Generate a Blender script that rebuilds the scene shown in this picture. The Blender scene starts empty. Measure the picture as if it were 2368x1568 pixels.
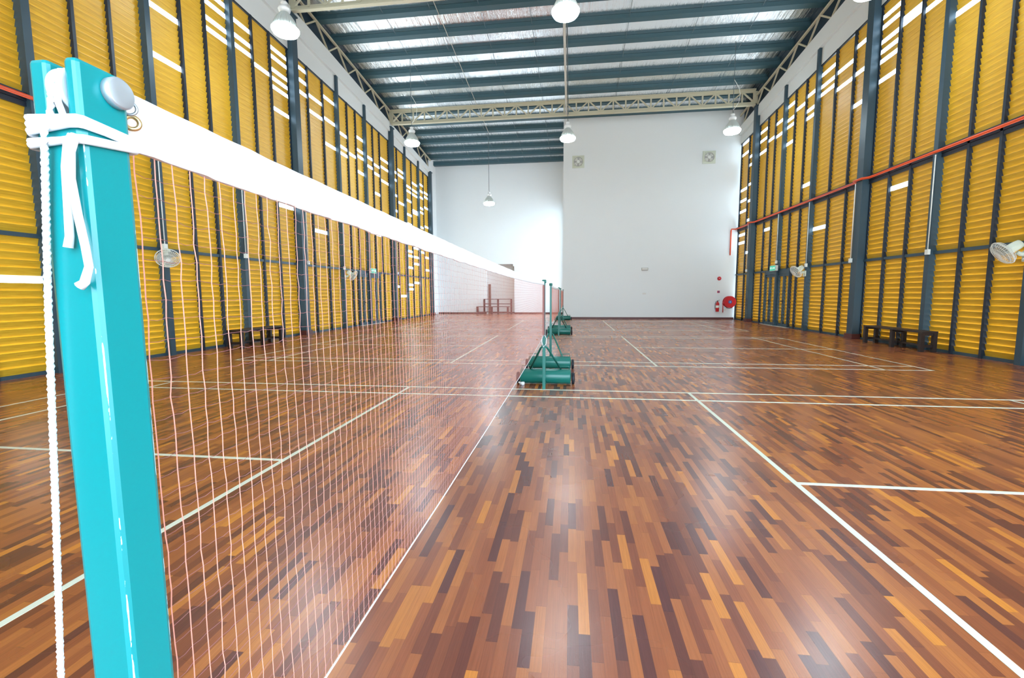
import bpy, math, random
from mathutils import Vector, Matrix
random.seed(7)
PI = math.pi
sc = bpy.context.scene
COL = sc.collection

# ------------------------------------------------------------------ helpers
class MB:
    def __init__(s): s.v = []; s.f = []; s.sm = []
    def quadbox(s, c8):
        b = len(s.v); s.v += [tuple(p) for p in c8]
        for f in ((0,3,2,1),(4,5,6,7),(0,1,5,4),(1,2,6,5),(2,3,7,6),(3,0,4,7)):
            s.f.append(tuple(b+i for i in f)); s.sm.append(False)
    def box(s, x0, x1, y0, y1, z0, z1):
        x0, x1 = min(x0,x1), max(x0,x1); y0, y1 = min(y0,y1), max(y0,y1); z0, z1 = min(z0,z1), max(z0,z1)
        s.quadbox([(x0,y0,z0),(x1,y0,z0),(x1,y1,z0),(x0,y1,z0),(x0,y0,z1),(x1,y0,z1),(x1,y1,z1),(x0,y1,z1)])
        return s
    def slopebox(s, x0, x1, y0, y1, zf0, zf1):       # z bounds are functions of (x, y)
        s.quadbox([(x0,y0,zf0(x0,y0)),(x1,y0,zf0(x1,y0)),(x1,y1,zf0(x1,y1)),(x0,y1,zf0(x0,y1)),
                   (x0,y0,zf1(x0,y0)),(x1,y0,zf1(x1,y0)),(x1,y1,zf1(x1,y1)),(x0,y1,zf1(x0,y1))])
        return s
    def bar(s, p, q, w, h, up=(0,0,1)):
        p, q = Vector(p), Vector(q); d = (q-p).normalized(); up = Vector(up)
        if abs(d.dot(up)) > .98: up = Vector((1,0,0))
        a = d.cross(up).normalized()*(w/2); b = a.cross(d).normalized()*(h/2)
        s.quadbox([p-a-b, p+a-b, p+a+b, p-a+b, q-a-b, q+a-b, q+a+b, q-a+b][0:1]+[p+a-b, p+a+b, p-a+b]+[q-a-b, q+a-b, q+a+b, q-a+b])
        return s
    def tube(s, pts, r, n=8, closed=False, lobes=0, twist=0.0, caps=True, squash=None):
        pts = [Vector(p) for p in pts]; m = len(pts); b = len(s.v)
        up = Vector((0,0,1)); L = 0
        prev = None
        for i, p in enumerate(pts):
            if closed: d = pts[(i+1)%m]-pts[i-1]
            else: d = pts[min(i+1,m-1)]-pts[max(i-1,0)]
            if d.length < 1e-9: d = Vector((0,0,1))
            d.normalize()
            if prev is None:
                u = up if abs(d.dot(up)) < .9 else Vector((1,0,0))
                a = d.cross(u).normalized()
            else:
                a = (prev - d*prev.dot(d)); 
                a = a.normalized() if a.length > 1e-6 else d.orthogonal().normalized()
            prev = a; c = d.cross(a)
            if i: L += (pts[i]-pts[i-1]).length
            rr = r[i] if isinstance(r, (list,tuple)) else r
            for k in range(n):
                t = 2*PI*k/n
                q = rr*(1+(.16*math.cos(lobes*t) if lobes else 0))
                t2 = t+twist*L
                s.v.append(tuple(p+a*(q*math.cos(t2))+c*(q*math.sin(t2))))
        for i in range(m if closed else m-1):
            j = (i+1)%m
            for k in range(n):
                l = (k+1)%n
                s.f.append((b+i*n+k, b+i*n+l, b+j*n+l, b+j*n+k)); s.sm.append(n > 5)
        if caps and not closed:
            s.f.append(tuple(b+k for k in range(n))[::-1]); s.sm.append(False)
            s.f.append(tuple(b+(m-1)*n+k for k in range(n))); s.sm.append(False)
        return s
    def lathe(s, prof, o=(0,0,0), ax='z', n=24, wob=None):
        b = len(s.v); m = len(prof)
        for r, h in prof:
            for k in range(n):
                t = 2*PI*k/n; q = r*(wob(t,h) if wob else 1)
                x, y, z = q*math.cos(t), q*math.sin(t), h
                if ax == 'x': x, y, z = z, x, y
                elif ax == 'y': x, y, z = y, z, x
                s.v.append((o[0]+x, o[1]+y, o[2]+z))
        for i in range(m-1):
            for k in range(n):
                l = (k+1)%n
                s.f.append((b+i*n+k, b+i*n+l, b+(i+1)*n+l, b+(i+1)*n+k)); s.sm.append(True)
        s.f.append(tuple(b+k for k in range(n))[::-1]); s.sm.append(False)
        s.f.append(tuple(b+(m-1)*n+k for k in range(n))); s.sm.append(False)
        return s
    def mesh(s, name, mat):
        me = bpy.data.meshes.new(name); me.from_pydata(s.v, [], s.f)
        me.polygons.foreach_set('use_smooth', s.sm)
        if mat: me.materials.append(mat)
        me.update(); return me
    def build(s, name, mat, parent=None, bevel=0, loc=None):
        o = bpy.data.objects.new(name, s.mesh(name, mat)); COL.objects.link(o)
        if parent: o.parent = parent
        if loc: o.location = loc
        if bevel:
            b = o.modifiers.new('bevel', 'BEVEL'); b.width = bevel; b.segments = 2; b.limit_method = 'ANGLE'
        return o
    def move(s, m):
        s.v = [tuple(m @ Vector(p)) for p in s.v]; return s

def empty(name, loc=(0,0,0), rz=0):
    o = bpy.data.objects.new(name, None); COL.objects.link(o); o.location = loc; o.rotation_euler = (0,0,rz)
    o.empty_display_size = .1; return o
def tag(o, label, cat, group=None):
    o['label'] = label; o['category'] = cat
    if group: o['group'] = group
    return o
def struct(o, label=None):
    o['kind'] = 'structure'
    if label: o['label'] = label
    return o
def thing(name, label, cat, loc=(0,0,0), rz=0, group=None):
    return tag(empty(name, loc, rz), label, cat, group)
def copy_tree(o, parent=None):
    c = o.copy(); COL.objects.link(c); c.parent = parent
    for ch in list(o.children): copy_tree(ch, c)
    return c
def no_bevel_dup(root, loc, label, rz=None):
    c = copy_tree(root); c.location = loc; c['label'] = label
    if rz is not None: c.rotation_euler = (0,0,rz)
    return c

# ------------------------------------------------------------------ materials
def mat(name, col, rough=.5, metal=0, spec=.5, **kw):
    m = bpy.data.materials.new(name); m.use_nodes = True
    b = m.node_tree.nodes['Principled BSDF']
    b.inputs['Base Color'].default_value = (*col, 1); b.inputs['Roughness'].default_value = rough
    b.inputs['Metallic'].default_value = metal; b.inputs['Specular IOR Level'].default_value = spec
    nt = m.node_tree
    if kw.get('var'):                                  # slight procedural unevenness of the finish
        sc_, amt = kw['var']
        tc = nt.nodes.new('ShaderNodeTexCoord'); no = nt.nodes.new('ShaderNodeTexNoise')
        no.inputs['Scale'].default_value = sc_; no.inputs['Detail'].default_value = 3
        nt.links.new(tc.outputs['Object'], no.inputs['Vector'])
        mr = nt.nodes.new('ShaderNodeMapRange'); mr.inputs['To Min'].default_value = 1-amt; mr.inputs['To Max'].default_value = 1+amt
        nt.links.new(no.outputs['Fac'], mr.inputs['Value'])
        vm = nt.nodes.new('ShaderNodeVectorMath'); vm.operation = 'SCALE'; vm.inputs[0].default_value = col
        nt.links.new(mr.outputs['Result'], vm.inputs['Scale']); nt.links.new(vm.outputs['Vector'], b.inputs['Base Color'])
    return m
def N(nt, t, **props):
    n = nt.nodes.new(t)
    for k, v in props.items(): setattr(n, k, v)
    return n

M = {}
M['steel'] = mat('blue grey painted steel', (.028,.062,.088), .45, var=(3,.12))
M['steel_thin'] = mat('dark blue painted steel', (.008,.018,.034), .5)
M['purlin'] = mat('dark teal purlin paint', (.034,.092,.115), .5)
M['cream'] = mat('cream painted steel', (.55,.52,.38), .5, var=(2,.06))
M['white'] = mat('white wall paint', (.77,.81,.82), .65, var=(.5,.02))
M['alcove'] = mat('grey alcove paint', (.70,.70,.68), .7)
M['fascia'] = mat('white fascia board', (.72,.76,.76), .55)
M['maroon'] = mat('maroon skirting', (.10,.025,.022), .45)
M['darkwood'] = mat('dark stained wood', (.022,.012,.010), .5, var=(9,.2))
M['redwood'] = mat('red brown painted wood', (.085,.025,.025), .5)
M['brownpost'] = mat('brown timber', (.16,.07,.05), .6)
M['green'] = mat('green enamel', (.003,.125,.10), .32, var=(14,.06))
M['rubber'] = mat('black rubber', (.008,.010,.018), .6)
M['red'] = mat('red enamel', (.55,.012,.02), .35)
M['orange'] = mat('orange pipe paint', (.72,.085,.022), .45)
M['pvc'] = mat('white plastic', (.78,.80,.76), .4)
M['offwhite'] = mat('off white plastic', (.62,.66,.55), .45)
M['greyplastic'] = mat('grey plastic', (.42,.42,.40), .5)
M['rope'] = mat('white rope', (.74,.76,.80), .8)
M['tape'] = mat('white net tape', (.84,.85,.88), .7)
M['stitch'] = mat('grey stitching', (.45,.46,.52), .7)
M['cord'] = mat('orange pink net cord', (.66,.25,.19), .7)
M['cord2'] = mat('dusky purple net cord', (.34,.13,.14), .7)
M['sideband'] = mat('dull brown net edge', (.16,.09,.09), .7)
M['line'] = mat('pale court line paint', (.70,.74,.62), .4)
M['bolt'] = mat('brushed steel', (.42,.47,.52), .38, .65)
M['brass'] = mat('brass', (.75,.55,.28), .3, .9)
M['pulley'] = mat('pale grey pulley', (.46,.52,.56), .4)
M['blue'] = mat('blue label', (.03,.12,.42), .4)
M['black'] = mat('black', (.01,.01,.012), .5)
M['galv'] = mat('galvanised tray', (.55,.54,.47), .5, .2)
M['cablegrey'] = mat('grey cable', (.10,.14,.16), .5)
M['lamp_body'] = mat('silver lamp housing', (.62,.68,.66), .4, .3)
M['porcelain'] = mat('white lamp cap', (.80,.84,.86), .35)
M['clad'] = mat('dark blue cladding', (.008,.030,.055), .6)
M['sill'] = mat('pale threshold strip', (.60,.58,.52), .5)

def emis(name, col, st):
    m = bpy.data.materials.new(name); m.use_nodes = True; nt = m.node_tree
    b = nt.nodes['Principled BSDF']; b.inputs['Base Color'].default_value = (.9,.9,.9,1)
    b.inputs['Emission Color'].default_value = (*col,1); b.inputs['Emission Strength'].default_value = st
    return m
M['lamp'] = emis('lit lamp lens', (.76,.92,1.0), 100)
M['exit'] = emis('lit green exit panel', (.015,.50,.32), .55)
M['exit'].node_tree.nodes['Principled BSDF'].inputs['Base Color'].default_value = (.01,.35,.22,1)
M['exit_letters'] = emis('lit exit letters', (.8,1,.9), .6)

# fan cage: thin pale wires (see geometry); blades translucent plastic
M['blade'] = mat('smoky fan blade', (.45,.50,.47), .3)
M['blade'].node_tree.nodes['Principled BSDF'].inputs['Alpha'].default_value = .55

# teal post paint with chipped edges
def teal():
    m = mat('teal enamel', (.0,.205,.222), .28); nt = m.node_tree; b = nt.nodes['Principled BSDF']
    tc = N(nt,'ShaderNodeTexCoord'); sep = N(nt,'ShaderNodeSeparateXYZ'); nt.links.new(tc.outputs['Object'], sep.inputs[0])
    no = N(nt,'ShaderNodeTexNoise'); no.inputs['Scale'].default_value = 28; no.inputs['Detail'].default_value = 5; no.inputs['Roughness'].default_value = .65
    mp = N(nt,'ShaderNodeMapping'); mp.inputs['Scale'].default_value = (1.6,1.6,.55)
    nt.links.new(tc.outputs['Object'], mp.inputs[0]); nt.links.new(mp.outputs[0], no.inputs['Vector'])
    # chips only where the arrises are: |x| and |y| both large
    def absn(out, half):
        a = N(nt,'ShaderNodeMath', operation='ABSOLUTE'); nt.links.new(out, a.inputs[0])
        mr = N(nt,'ShaderNodeMapRange'); mr.inputs['From Min'].default_value = half*.86; mr.inputs['From Max'].default_value = half*.99
        nt.links.new(a.outputs[0], mr.inputs['Value']); return mr.outputs['Result']
    ax = absn(sep.outputs['X'], .0185); ay = absn(sep.outputs['Y'], .017)
    mul = N(nt,'ShaderNodeMath', operation='MULTIPLY'); nt.links.new(ax, mul.inputs[0]); nt.links.new(ay, mul.inputs[1])
    mul2 = N(nt,'ShaderNodeMath', operation='MULTIPLY'); nt.links.new(mul.outputs[0], mul2.inputs[0]); nt.links.new(no.outputs['Fac'], mul2.inputs[1])
    th = N(nt,'ShaderNodeMapRange'); th.inputs['From Min'].default_value = .545; th.inputs['From Max'].default_value = .56
    nt.links.new(mul2.outputs[0], th.inputs['Value'])
    mix = N(nt,'ShaderNodeMix', data_type='RGBA'); mix.inputs['A'].default_value = (.0,.205,.222,1); mix.inputs['B'].default_value = (.55,.66,.70,1)
    nt.links.new(th.outputs['Result'], mix.inputs['Factor']); nt.links.new(mix.outputs['Result'], b.inputs['Base Color'])
    return m
M['teal'] = teal()

# yellow timber-look louvre: fine grain running along each blade
def clear_blade():
    m = bpy.data.materials.new('clear louvre blade'); m.use_nodes = True; nt = m.node_tree; nt.nodes.clear()
    out = N(nt,'ShaderNodeOutputMaterial'); mx = N(nt,'ShaderNodeMixShader'); a = N(nt,'ShaderNodeBsdfTranslucent'); b = N(nt,'ShaderNodeBsdfTransparent')
    a.inputs['Color'].default_value = (.95,.97,1,1); b.inputs['Color'].default_value = (.97,.98,1,1); mx.inputs[0].default_value = .45
    nt.links.new(a.outputs[0], mx.inputs[1]); nt.links.new(b.outputs[0], mx.inputs[2]); nt.links.new(mx.outputs[0], out.inputs['Surface'])
    return m
M['clear'] = clear_blade()
def louvre():
    m = mat('golden timber look louvre', (.6,.3,.02), .42); nt = m.node_tree; b = nt.nodes['Principled BSDF']
    tc = N(nt,'ShaderNodeTexCoord'); mp = N(nt,'ShaderNodeMapping'); mp.inputs['Scale'].default_value = (30,1.4,30)
    no = N(nt,'ShaderNodeTexNoise'); no.inputs['Scale'].default_value = 2.2; no.inputs['Detail'].default_value = 4
    nt.links.new(tc.outputs['Object'], mp.inputs[0]); nt.links.new(mp.outputs[0], no.inputs['Vector'])
    mp2 = N(nt,'ShaderNodeMapping'); mp2.inputs['Scale'].default_value = (9,9,9)
    kn = N(nt,'ShaderNodeTexNoise'); kn.inputs['Scale'].default_value = 1.6; kn.inputs['Detail'].default_value = 2
    nt.links.new(tc.outputs['Object'], mp2.inputs[0]); nt.links.new(mp2.outputs[0], kn.inputs['Vector'])
    rp = N(nt,'ShaderNodeValToRGB'); e = rp.color_ramp.elements
    e[0].position = .30; e[0].color = (.53,.300,.014,1); e[1].position = .70; e[1].color = (.68,.420,.030,1)
    nt.links.new(no.outputs['Fac'], rp.inputs[0])
    k = N(nt,'ShaderNodeMapRange'); k.inputs['From Min'].default_value = .70; k.inputs['From Max'].default_value = .80; k.inputs['To Max'].default_value = .5
    nt.links.new(kn.outputs['Fac'], k.inputs['Value'])
    mix = N(nt,'ShaderNodeMix', data_type='RGBA'); mix.inputs['B'].default_value = (.42,.20,.02,1)
    nt.links.new(k.outputs['Result'], mix.inputs['Factor']); nt.links.new(rp.outputs['Color'], mix.inputs['A'])
    nt.links.new(mix.outputs['Result'], b.inputs['Base Color'])
    return m
M['louvre'] = louvre()

# merbau strip parquet laid along the hall: random tone per strip
def parquet():
    m = mat('merbau strip parquet', (.2,.07,.02), .3); nt = m.node_tree; b = nt.nodes['Principled BSDF']; L = nt.links
    tc = N(nt,'ShaderNodeTexCoord'); sep = N(nt,'ShaderNodeSeparateXYZ'); L.new(tc.outputs['Object'], sep.inputs[0])
    def math_(op, a, bb=None):
        n = N(nt,'ShaderNodeMath', operation=op)
        for i, q in enumerate((a, bb)):
            if q is None: continue
            if isinstance(q, (int,float)): n.inputs[i].default_value = q
            else: L.new(q, n.inputs[i])
        return n.outputs[0]
    W_, Lh = .046, .34
    row = math_('FLOOR', math_('DIVIDE', sep.outputs['X'], W_))
    wr = N(nt,'ShaderNodeTexWhiteNoise', noise_dimensions='1D'); L.new(row, wr.inputs['W'])
    ln = math_('ADD', math_('MULTIPLY', math_('FRACT', math_('MULTIPLY', wr.outputs['Value'], 17.3)), .14), Lh-.05)
    yy = math_('DIVIDE', math_('ADD', sep.outputs['Y'], math_('MULTIPLY', wr.outputs['Value'], 3.7)), ln)
    cell = math_('FLOOR', yy)
    cv = N(nt,'ShaderNodeCombineXYZ'); L.new(row, cv.inputs[0]); L.new(cell, cv.inputs[1])
    wn = N(nt,'ShaderNodeTexWhiteNoise', noise_dimensions='2D'); L.new(cv.outputs[0], wn.inputs['Vector'])
    rp = N(nt,'ShaderNodeValToRGB'); rp.color_ramp.interpolation = 'LINEAR'; e = rp.color_ramp.elements
    e[0].position = 0; e[0].color = (0.112,0.034,0.032,1)
    e[1].position = 1; e[1].color = (0.6138,0.2187,0.0370,1)
    for pos, c in ((.08,(0.1188,0.0339,0.0269,1)),(.20,(0.1980,0.0543,0.0296,1)),(.45,(0.2970,0.0845,0.0349,1)),(.72,(0.3663,0.1131,0.0403,1)),(.93,(0.4356,0.1433,0.0417,1))):
        q = e.new(pos); q.color = c
    L.new(wn.outputs['Value'], rp.inputs[0])
    mp = N(nt,'ShaderNodeMapping'); mp.inputs['Scale'].default_value = (90,3,1)
    no = N(nt,'ShaderNodeTexNoise'); no.inputs['Scale'].default_value = 2; no.inputs['Detail'].default_value = 4
    L.new(tc.outputs['Object'], mp.inputs[0])
    ad = N(nt,'ShaderNodeVectorMath', operation='ADD'); L.new(mp.outputs[0], ad.inputs[0]); L.new(wn.outputs['Color'], ad.inputs[1]); L.new(ad.outputs[0], no.inputs['Vector'])
    mr = N(nt,'ShaderNodeMapRange'); mr.inputs['To Min'].default_value = .72; mr.inputs['To Max'].default_value = 1.28; L.new(no.outputs['Fac'], mr.inputs['Value'])
    # joints
    fx = math_('FRACT', math_('DIVIDE', sep.outputs['X'], W_)); fy = math_('FRACT', yy)
    jx = math_('LESS_THAN', fx, .022); jy = math_('LESS_THAN', fy, .005)
    j = math_('SUBTRACT', 1.0, math_('MULTIPLY', math_('MAXIMUM', jx, jy), .35))
    sc1 = N(nt,'ShaderNodeVectorMath', operation='SCALE'); L.new(rp.outputs['Color'], sc1.inputs[0]); L.new(math_('MULTIPLY', mr.outputs['Result'], j), sc1.inputs['Scale'])
    L.new(sc1.outputs[0], b.inputs['Base Color'])
    # worn varnish: roughness and tiny level differences strip by strip
    big = N(nt,'ShaderNodeTexNoise'); big.inputs['Scale'].default_value = .9; big.inputs['Detail'].default_value = 3; L.new(tc.outputs['Object'], big.inputs['Vector'])
    r1 = N(nt,'ShaderNodeMapRange'); r1.inputs['To Min'].default_value = .20; r1.inputs['To Max'].default_value = .34; L.new(big.outputs['Fac'], r1.inputs['Value'])
    L.new(r1.outputs['Result'], b.inputs['Roughness'])
    bp = N(nt,'ShaderNodeBump'); bp.inputs['Strength'].default_value = .10; bp.inputs['Distance'].default_value = .002
    L.new(no.outputs['Fac'], bp.inputs['Height']); L.new(bp.outputs[0], b.inputs['Normal'])
    return m
M['floor'] = parquet(); M['floor'].node_tree.nodes['Principled BSDF'].inputs['Specular IOR Level'].default_value = .75

# crinkled silver roof insulation foil with creases running down the slope
def foil():
    m = mat('crinkled silver foil', (.90,.92,.94), .08, 1.0); nt = m.node_tree; b = nt.nodes['Principled BSDF']; L = nt.links
    tc = N(nt,'ShaderNodeTexCoord'); mp = N(nt,'ShaderNodeMapping'); mp.inputs['Scale'].default_value = (3.2,.05,1)
    no = N(nt,'ShaderNodeTexNoise'); no.inputs['Scale'].default_value = 2.2; no.inputs['Detail'].default_value = 5; no.inputs['Roughness'].default_value = .6
    L.new(tc.outputs['Object'], mp.inputs[0]); L.new(mp.outputs[0], no.inputs['Vector'])
    n2 = N(nt,'ShaderNodeTexNoise'); n2.inputs['Scale'].default_value = 1.3; n2.inputs['Detail'].default_value = 3; L.new(tc.outputs['Object'], n2.inputs['Vector'])
    ad = N(nt,'ShaderNodeMath', operation='ADD'); L.new(no.outputs['Fac'], ad.inputs[0]); sm_ = N(nt,'ShaderNodeMath', operation='MULTIPLY'); sm_.inputs[1].default_value = .25; L.new(n2.outputs['Fac'], sm_.inputs[0]); L.new(sm_.outputs[0], ad.inputs[1])
    bp = N(nt,'ShaderNodeBump'); bp.inputs['Strength'].default_value = .6; bp.inputs['Distance'].default_value = .06
    L.new(ad.outputs[0], bp.inputs['Height']); L.new(bp.outputs[0], b.inputs['Normal'])
    return m
M['foil'] = foil()

# ------------------------------------------------------------------ geometry of the hall
XR, XL = 8.8, -8.8
YN, YB, YF = -5.0, 24.4, 30.5            # near end, far block wall, wall of the recess
roof_a, roof_s = 12.40, -.083
zp = lambda y: roof_a+roof_s*y            # underside of the purlins
LS=[(9.58,7.71),(9.55,6.69),(11.14,8.75),(11.26,8.96),(11.12,8.29),(11.11,8.06),(12.08,8.85),(12.08,8.5),(12.08,8.16),(12.84,8.07),(13.63,8.88),(13.61,8.65),(13.63,8.31),(13.63,7.98),(13.62,7.74),(13.62,7.16),(14.98,8.98),(14.98,8.63),(14.99,8.3),(15.74,8.41),(15.74,7.84),(16.7,8.76),(16.7,7.96),(16.7,7.04),(17.76,7.85),(17.74,7.28),(17.76,7.04),(18.48,7.26),(19.31,8.08),(19.31,7.63),(19.32,7.39),(19.29,6.7),(20.29,7.6),(20.31,7.16),(21.06,7.38),(21.06,7.05),(21.04,6.13),(21.8,7.94),(21.8,7.5),(21.81,6.92),(23.31,7.75),(23.32,7.4),(23.29,6.58),(23.29,5.8),(23.95,7.95),(23.97,7.74),(23.96,6.26),(25.18,7.43),(25.16,7.18),(25.18,6.62),(25.17,5.86),(26.18,7.85),(26.22,7.43),(26.2,7.19),(26.2,6.27),(26.18,6.07),(27.39,8.09),(27.41,7.65),(27.41,7.27),(27.36,6.6),(27.39,6.36),(28.31,7.75),(28.34,7.42),(28.32,6.86),(23.93,4.2),(25.19,3.86),(26.14,4.09),(27.36,3.98),(28.24,3.63),(25.16,3.53),(26.11,3.51),(26.09,3.18),(25.11,2.94),(28.26,2.95),(25.04,1.97),(26.09,2.08),(23.2,1.76),(25.06,1.63),(23.88,1.3),(20.97,4.26),(25.17,5.37),(27.37,5.46),(28.29,5.59),(13.57,4.18),(15.73,3.74),(6.18,1.62)]
RS=[(13.71,8.77),(13.7,8.56),(13.69,8.22),(13.66,7.88),(13.65,7.65),(13.64,7.09),(13.02,8.21),(12.32,8.09),(12.55,8.39),(11.4,7.53),(14.98,8.63),(14.96,7.84),(14.96,6.95),(15.7,8.33),(15.7,7.77),(16.68,8.67),(16.68,8.33),(16.68,7.99),(17.77,8.43),(17.75,7.86),(17.75,7.64),(18.47,8.22),(19.25,8.54),(19.26,8.09),(19.27,7.88),(19.26,7.19),(20.19,8.33),(20.22,7.79),(20.88,7.87),(21.61,8.47),(21.6,8.12),(21.61,7.56),(23.18,7.81),(23.21,7.35),(23.15,6.45),(23.24,5.79),(23.85,8.66),(23.82,8.15),(23.83,6.47),(23.81,5.91),(23.83,5.31),(17.8,5.19),(12.91,4.06),(20.93,4.16),(16.69,3.62),(23.2,4.89),(23.89,4.18),(23.89,3.86),(23.24,3.3)]
Rbars=[('med',4.2),('med',6.7),('thin',7.5),('thin',8.3),('med',9.12),('thin',10.04),('thin',10.79),('med',11.54),('thin',12.47),('thin',13.24),('big',14.10),('thin',15.17),('thin',16.14),('med',17.10),('thinL',18.05),('thinL',18.47),('thinU',18.0),('thinU',18.8),('med',19.50),('thinU',20.47),('thinU',21.2),('thinL',20.76),('thinL',21.23),('big',22.15),('thin',23.27),('thin',24.26)]
Lbars=[('med',4.0),('thin',4.9),('thin',5.7),('med',6.55),('thin',7.41),('thin',8.13),('med',8.87),('thin',9.87),('thin',10.62),('med',11.44),('thin',12.37),('thin',13.16),('big',14.12),('thin',15.16),('thin',16.14),('med',17.06),('thinL',18.02),('thinL',18.49),('thinU',17.99),('thinU',18.73),('med',19.48),('thinU',20.42),('thinU',21.18),('thinL',20.79),('thinL',21.31),('big',22.32),('thin',23.37),('med',24.37),('thin',25.56),('med',26.62),('thin',27.72),('big',28.73)]
WID = {'thin':.06,'thinL':.06,'thinU':.06,'med':.13,'big':.28}
DEP = {'thin':.06,'thinL':.06,'thinU':.06,'med':.135,'big':.22}
PITCH = .128
COLS = {}

def side_wall(side):
    R = side == 'right'
    X = XR if R else XL; sg = -1 if R else 1           # sg points into the hall
    bars = Rbars if R else Lbars; strips = RS if R else LS
    yend = YB if R else 29.02
    YN = 2.6 if R else -5.0
    ztr = 2.28 if R else 2.40                           # thin transom
    zbm = 4.62 if R else 4.74                           # double beam that carries the pipe
    fb = (lambda y: 9.13-.042*(y-15.1)) if R else (lambda y: 9.26-.028*(y-14.85))
    ft = (lambda y: 11.58+roof_s*y) if R else (lambda y: 11.80+roof_s*y)
    zc = (lambda y: 12.09+roof_s*y) if R else (lambda y: 12.33+roof_s*y)
    w = struct(empty('wall_'+side, (X,0,0)), 'golden louvred side wall on the '+side+' of the hall, framed in dark blue steel')
    def P(mb, name, m, par=w): 
        o = mb.build(name, m); o.parent = par; o.matrix_parent_inverse = Matrix.Translation((-X,0,0)); return o
    beam0, beam1 = zbm-.19, zbm+.03
    # tiers: louvre blades between uprights
    tiers = [('L', .05, ztr-.035), ('U', ztr+.035, beam0), ('U', beam1, None)]
    for key, z0, z1 in tiers:
        bl = sorted([(y, WID[t], t) for t, y in bars if t in ('thin','med','big','thin'+key)])
        edges = [(YN, 0, '')]+bl
        spans = []
        for i, (y, wd, t) in enumerate(edges):
            a = y+wd; b_ = edges[i+1][0] if i+1 < len(edges) else yend
            if b_-a > .08: spans.append((a, b_))
        for a, b_ in spans:
            if key == 'L' and 18.40 < a < 20.7: continue          # the doors stand here
            zt = z1 if z1 is not None else fb(b_)-.03
            mb = MB(); n = int((zt-z0)/PITCH)
            pit = (zt-z0)/n
            gaps = set(); clears = []
            for (sy, sz) in strips:
                if a-.08 <= sy <= b_+.08 and z0 <= sz <= zt:
                    # only the span whose middle is nearest
                    if abs(sy-(a+b_)/2) <= min(abs(sy-(p+q)/2) for p, q in spans)+1e-6: gaps.add(int((sz-z0)/pit))
            for k in range(n):
                zz = z0+k*pit
                if k in gaps:
                    cb = MB()
                    cb.quadbox([(X+sg*.008,a,zz+.004),(X+sg*.008,b_,zz+.004),(X+sg*.008,b_,zz+pit-.004),(X+sg*.008,a,zz+pit-.004),
                                (X+sg*.006,a,zz+.004),(X+sg*.006,b_,zz+.004),(X+sg*.006,b_,zz+pit-.004),(X+sg*.006,a,zz+pit-.004)])
                    clears.append(cb); continue
                x0, x1 = X, X-sg*.032                              # inner top lip, outer bottom edge
                mb.quadbox([(x0+sg*.006,a,zz+pit*.93),(x0+sg*.006,b_,zz+pit*.93),(x0+sg*.006,b_,zz+pit*1.0),(x0+sg*.006,a,zz+pit*1.0),
                            (x1,a,zz-.012),(x1,b_,zz-.012),(x1-sg*.006,b_,zz+.004),(x1-sg*.006,a,zz+.004)])
            lp_ = P(mb, 'louvre_panel', M['louvre'])
            for cb in clears:
                o = cb.build('clear_blade', M['clear']); o.parent = lp_; o.matrix_parent_inverse = Matrix.Identity(4)
    # uprights
    for t, y in bars:
        wd, dp = WID[t], DEP[t]
        if t == 'big':
            COLS.setdefault(side, []).append(y)
            P(MB().box(X-sg*.06, X+sg*.02, y-.05, y+.33, 0, fb(y)), 'column_backing', M['steel_thin']); continue
        z0, z1 = 0, fb(y)
        if t == 'thinL': z1 = ztr
        if t == 'thinU': z0 = ztr
        m = MB()
        if t == 'med':
            z1 = (fb(y)+ft(y))/2
            m.box(X-sg*.04, X+sg*dp, y, y+wd, z0, z1)
            P(m, 'post', M['steel'])
        else:
            m.box(X-sg*.04, X+sg*dp, y, y+wd, z0, z1)
            P(m, 'mullion', M['steel_thin'])
    P(MB().box(X-sg*.08, X+sg*.02, YN, yend, 0, .062), 'bottom_rail', M['steel'])
    P(MB().box(X-sg*.03, X+sg*.05, YN, yend, ztr-.035, ztr+.035), 'transom', M['steel'])
    mb = MB(); mb.box(X-sg*.04, X+sg*.05, YN, yend, beam0, beam0+.07); mb.box(X-sg*.04, X+sg*.06, YN, yend, beam0+.085, beam0+.15); mb.box(X-sg*.04, X+sg*.04, YN, yend, beam0+.07, beam1); mb.box(X-sg*.04, X+sg*.09, YN, yend, beam1-.02, beam1)
    P(mb, 'beam', M['steel_thin'])
    P(MB().slopebox(X-sg*.04, X+sg*.05, YN, yend, lambda x,y: fb(y)-.05, lambda x,y: fb(y)), 'head_rail', M['steel_thin'])
    mid = lambda y: (fb(y)+ft(y))/2
    P(MB().slopebox(X-sg*.04, X+sg*.05, YN, yend, lambda x,y: fb(y), lambda x,y: mid(y)), 'fascia_board', M['fascia'])
    P(MB().slopebox(X-sg*.04, X+sg*.15, YN, yend, lambda x,y: mid(y), lambda x,y: ft(y)), 'fascia_board', M['fascia'])
    P(MB().slopebox(X-sg*.12, X-sg*.04, YN, yend, lambda x,y: ft(y)-.1, lambda x,y: zp(y)+.3), 'upper_cladding', M['clad'])
    # side truss under the roof edge
    tr = thing('roof_edge_truss', 'slim cream zigzag truss under the roof edge along the %s wall' % side, 'truss', (X+sg*.15,0,0), 0, 'zigzag trusses along the side walls')
    def Q(mb, name): 
        o = mb.build(name, M['cream']); o.parent = tr; o.matrix_parent_inverse = Matrix.Translation((-(X+sg*.15),0,0)); return o
    xc = X+sg*.15
    y0s = (8.16 if R else 8.25); top = [y0s+1.5*i for i in range(int((yend-y0s)/1.5)+1)]
    Q(MB().bar((xc,YN,zc(YN)),(xc,yend-.05,zc(yend-.05)),.07,.07), 'top_chord')
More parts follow.
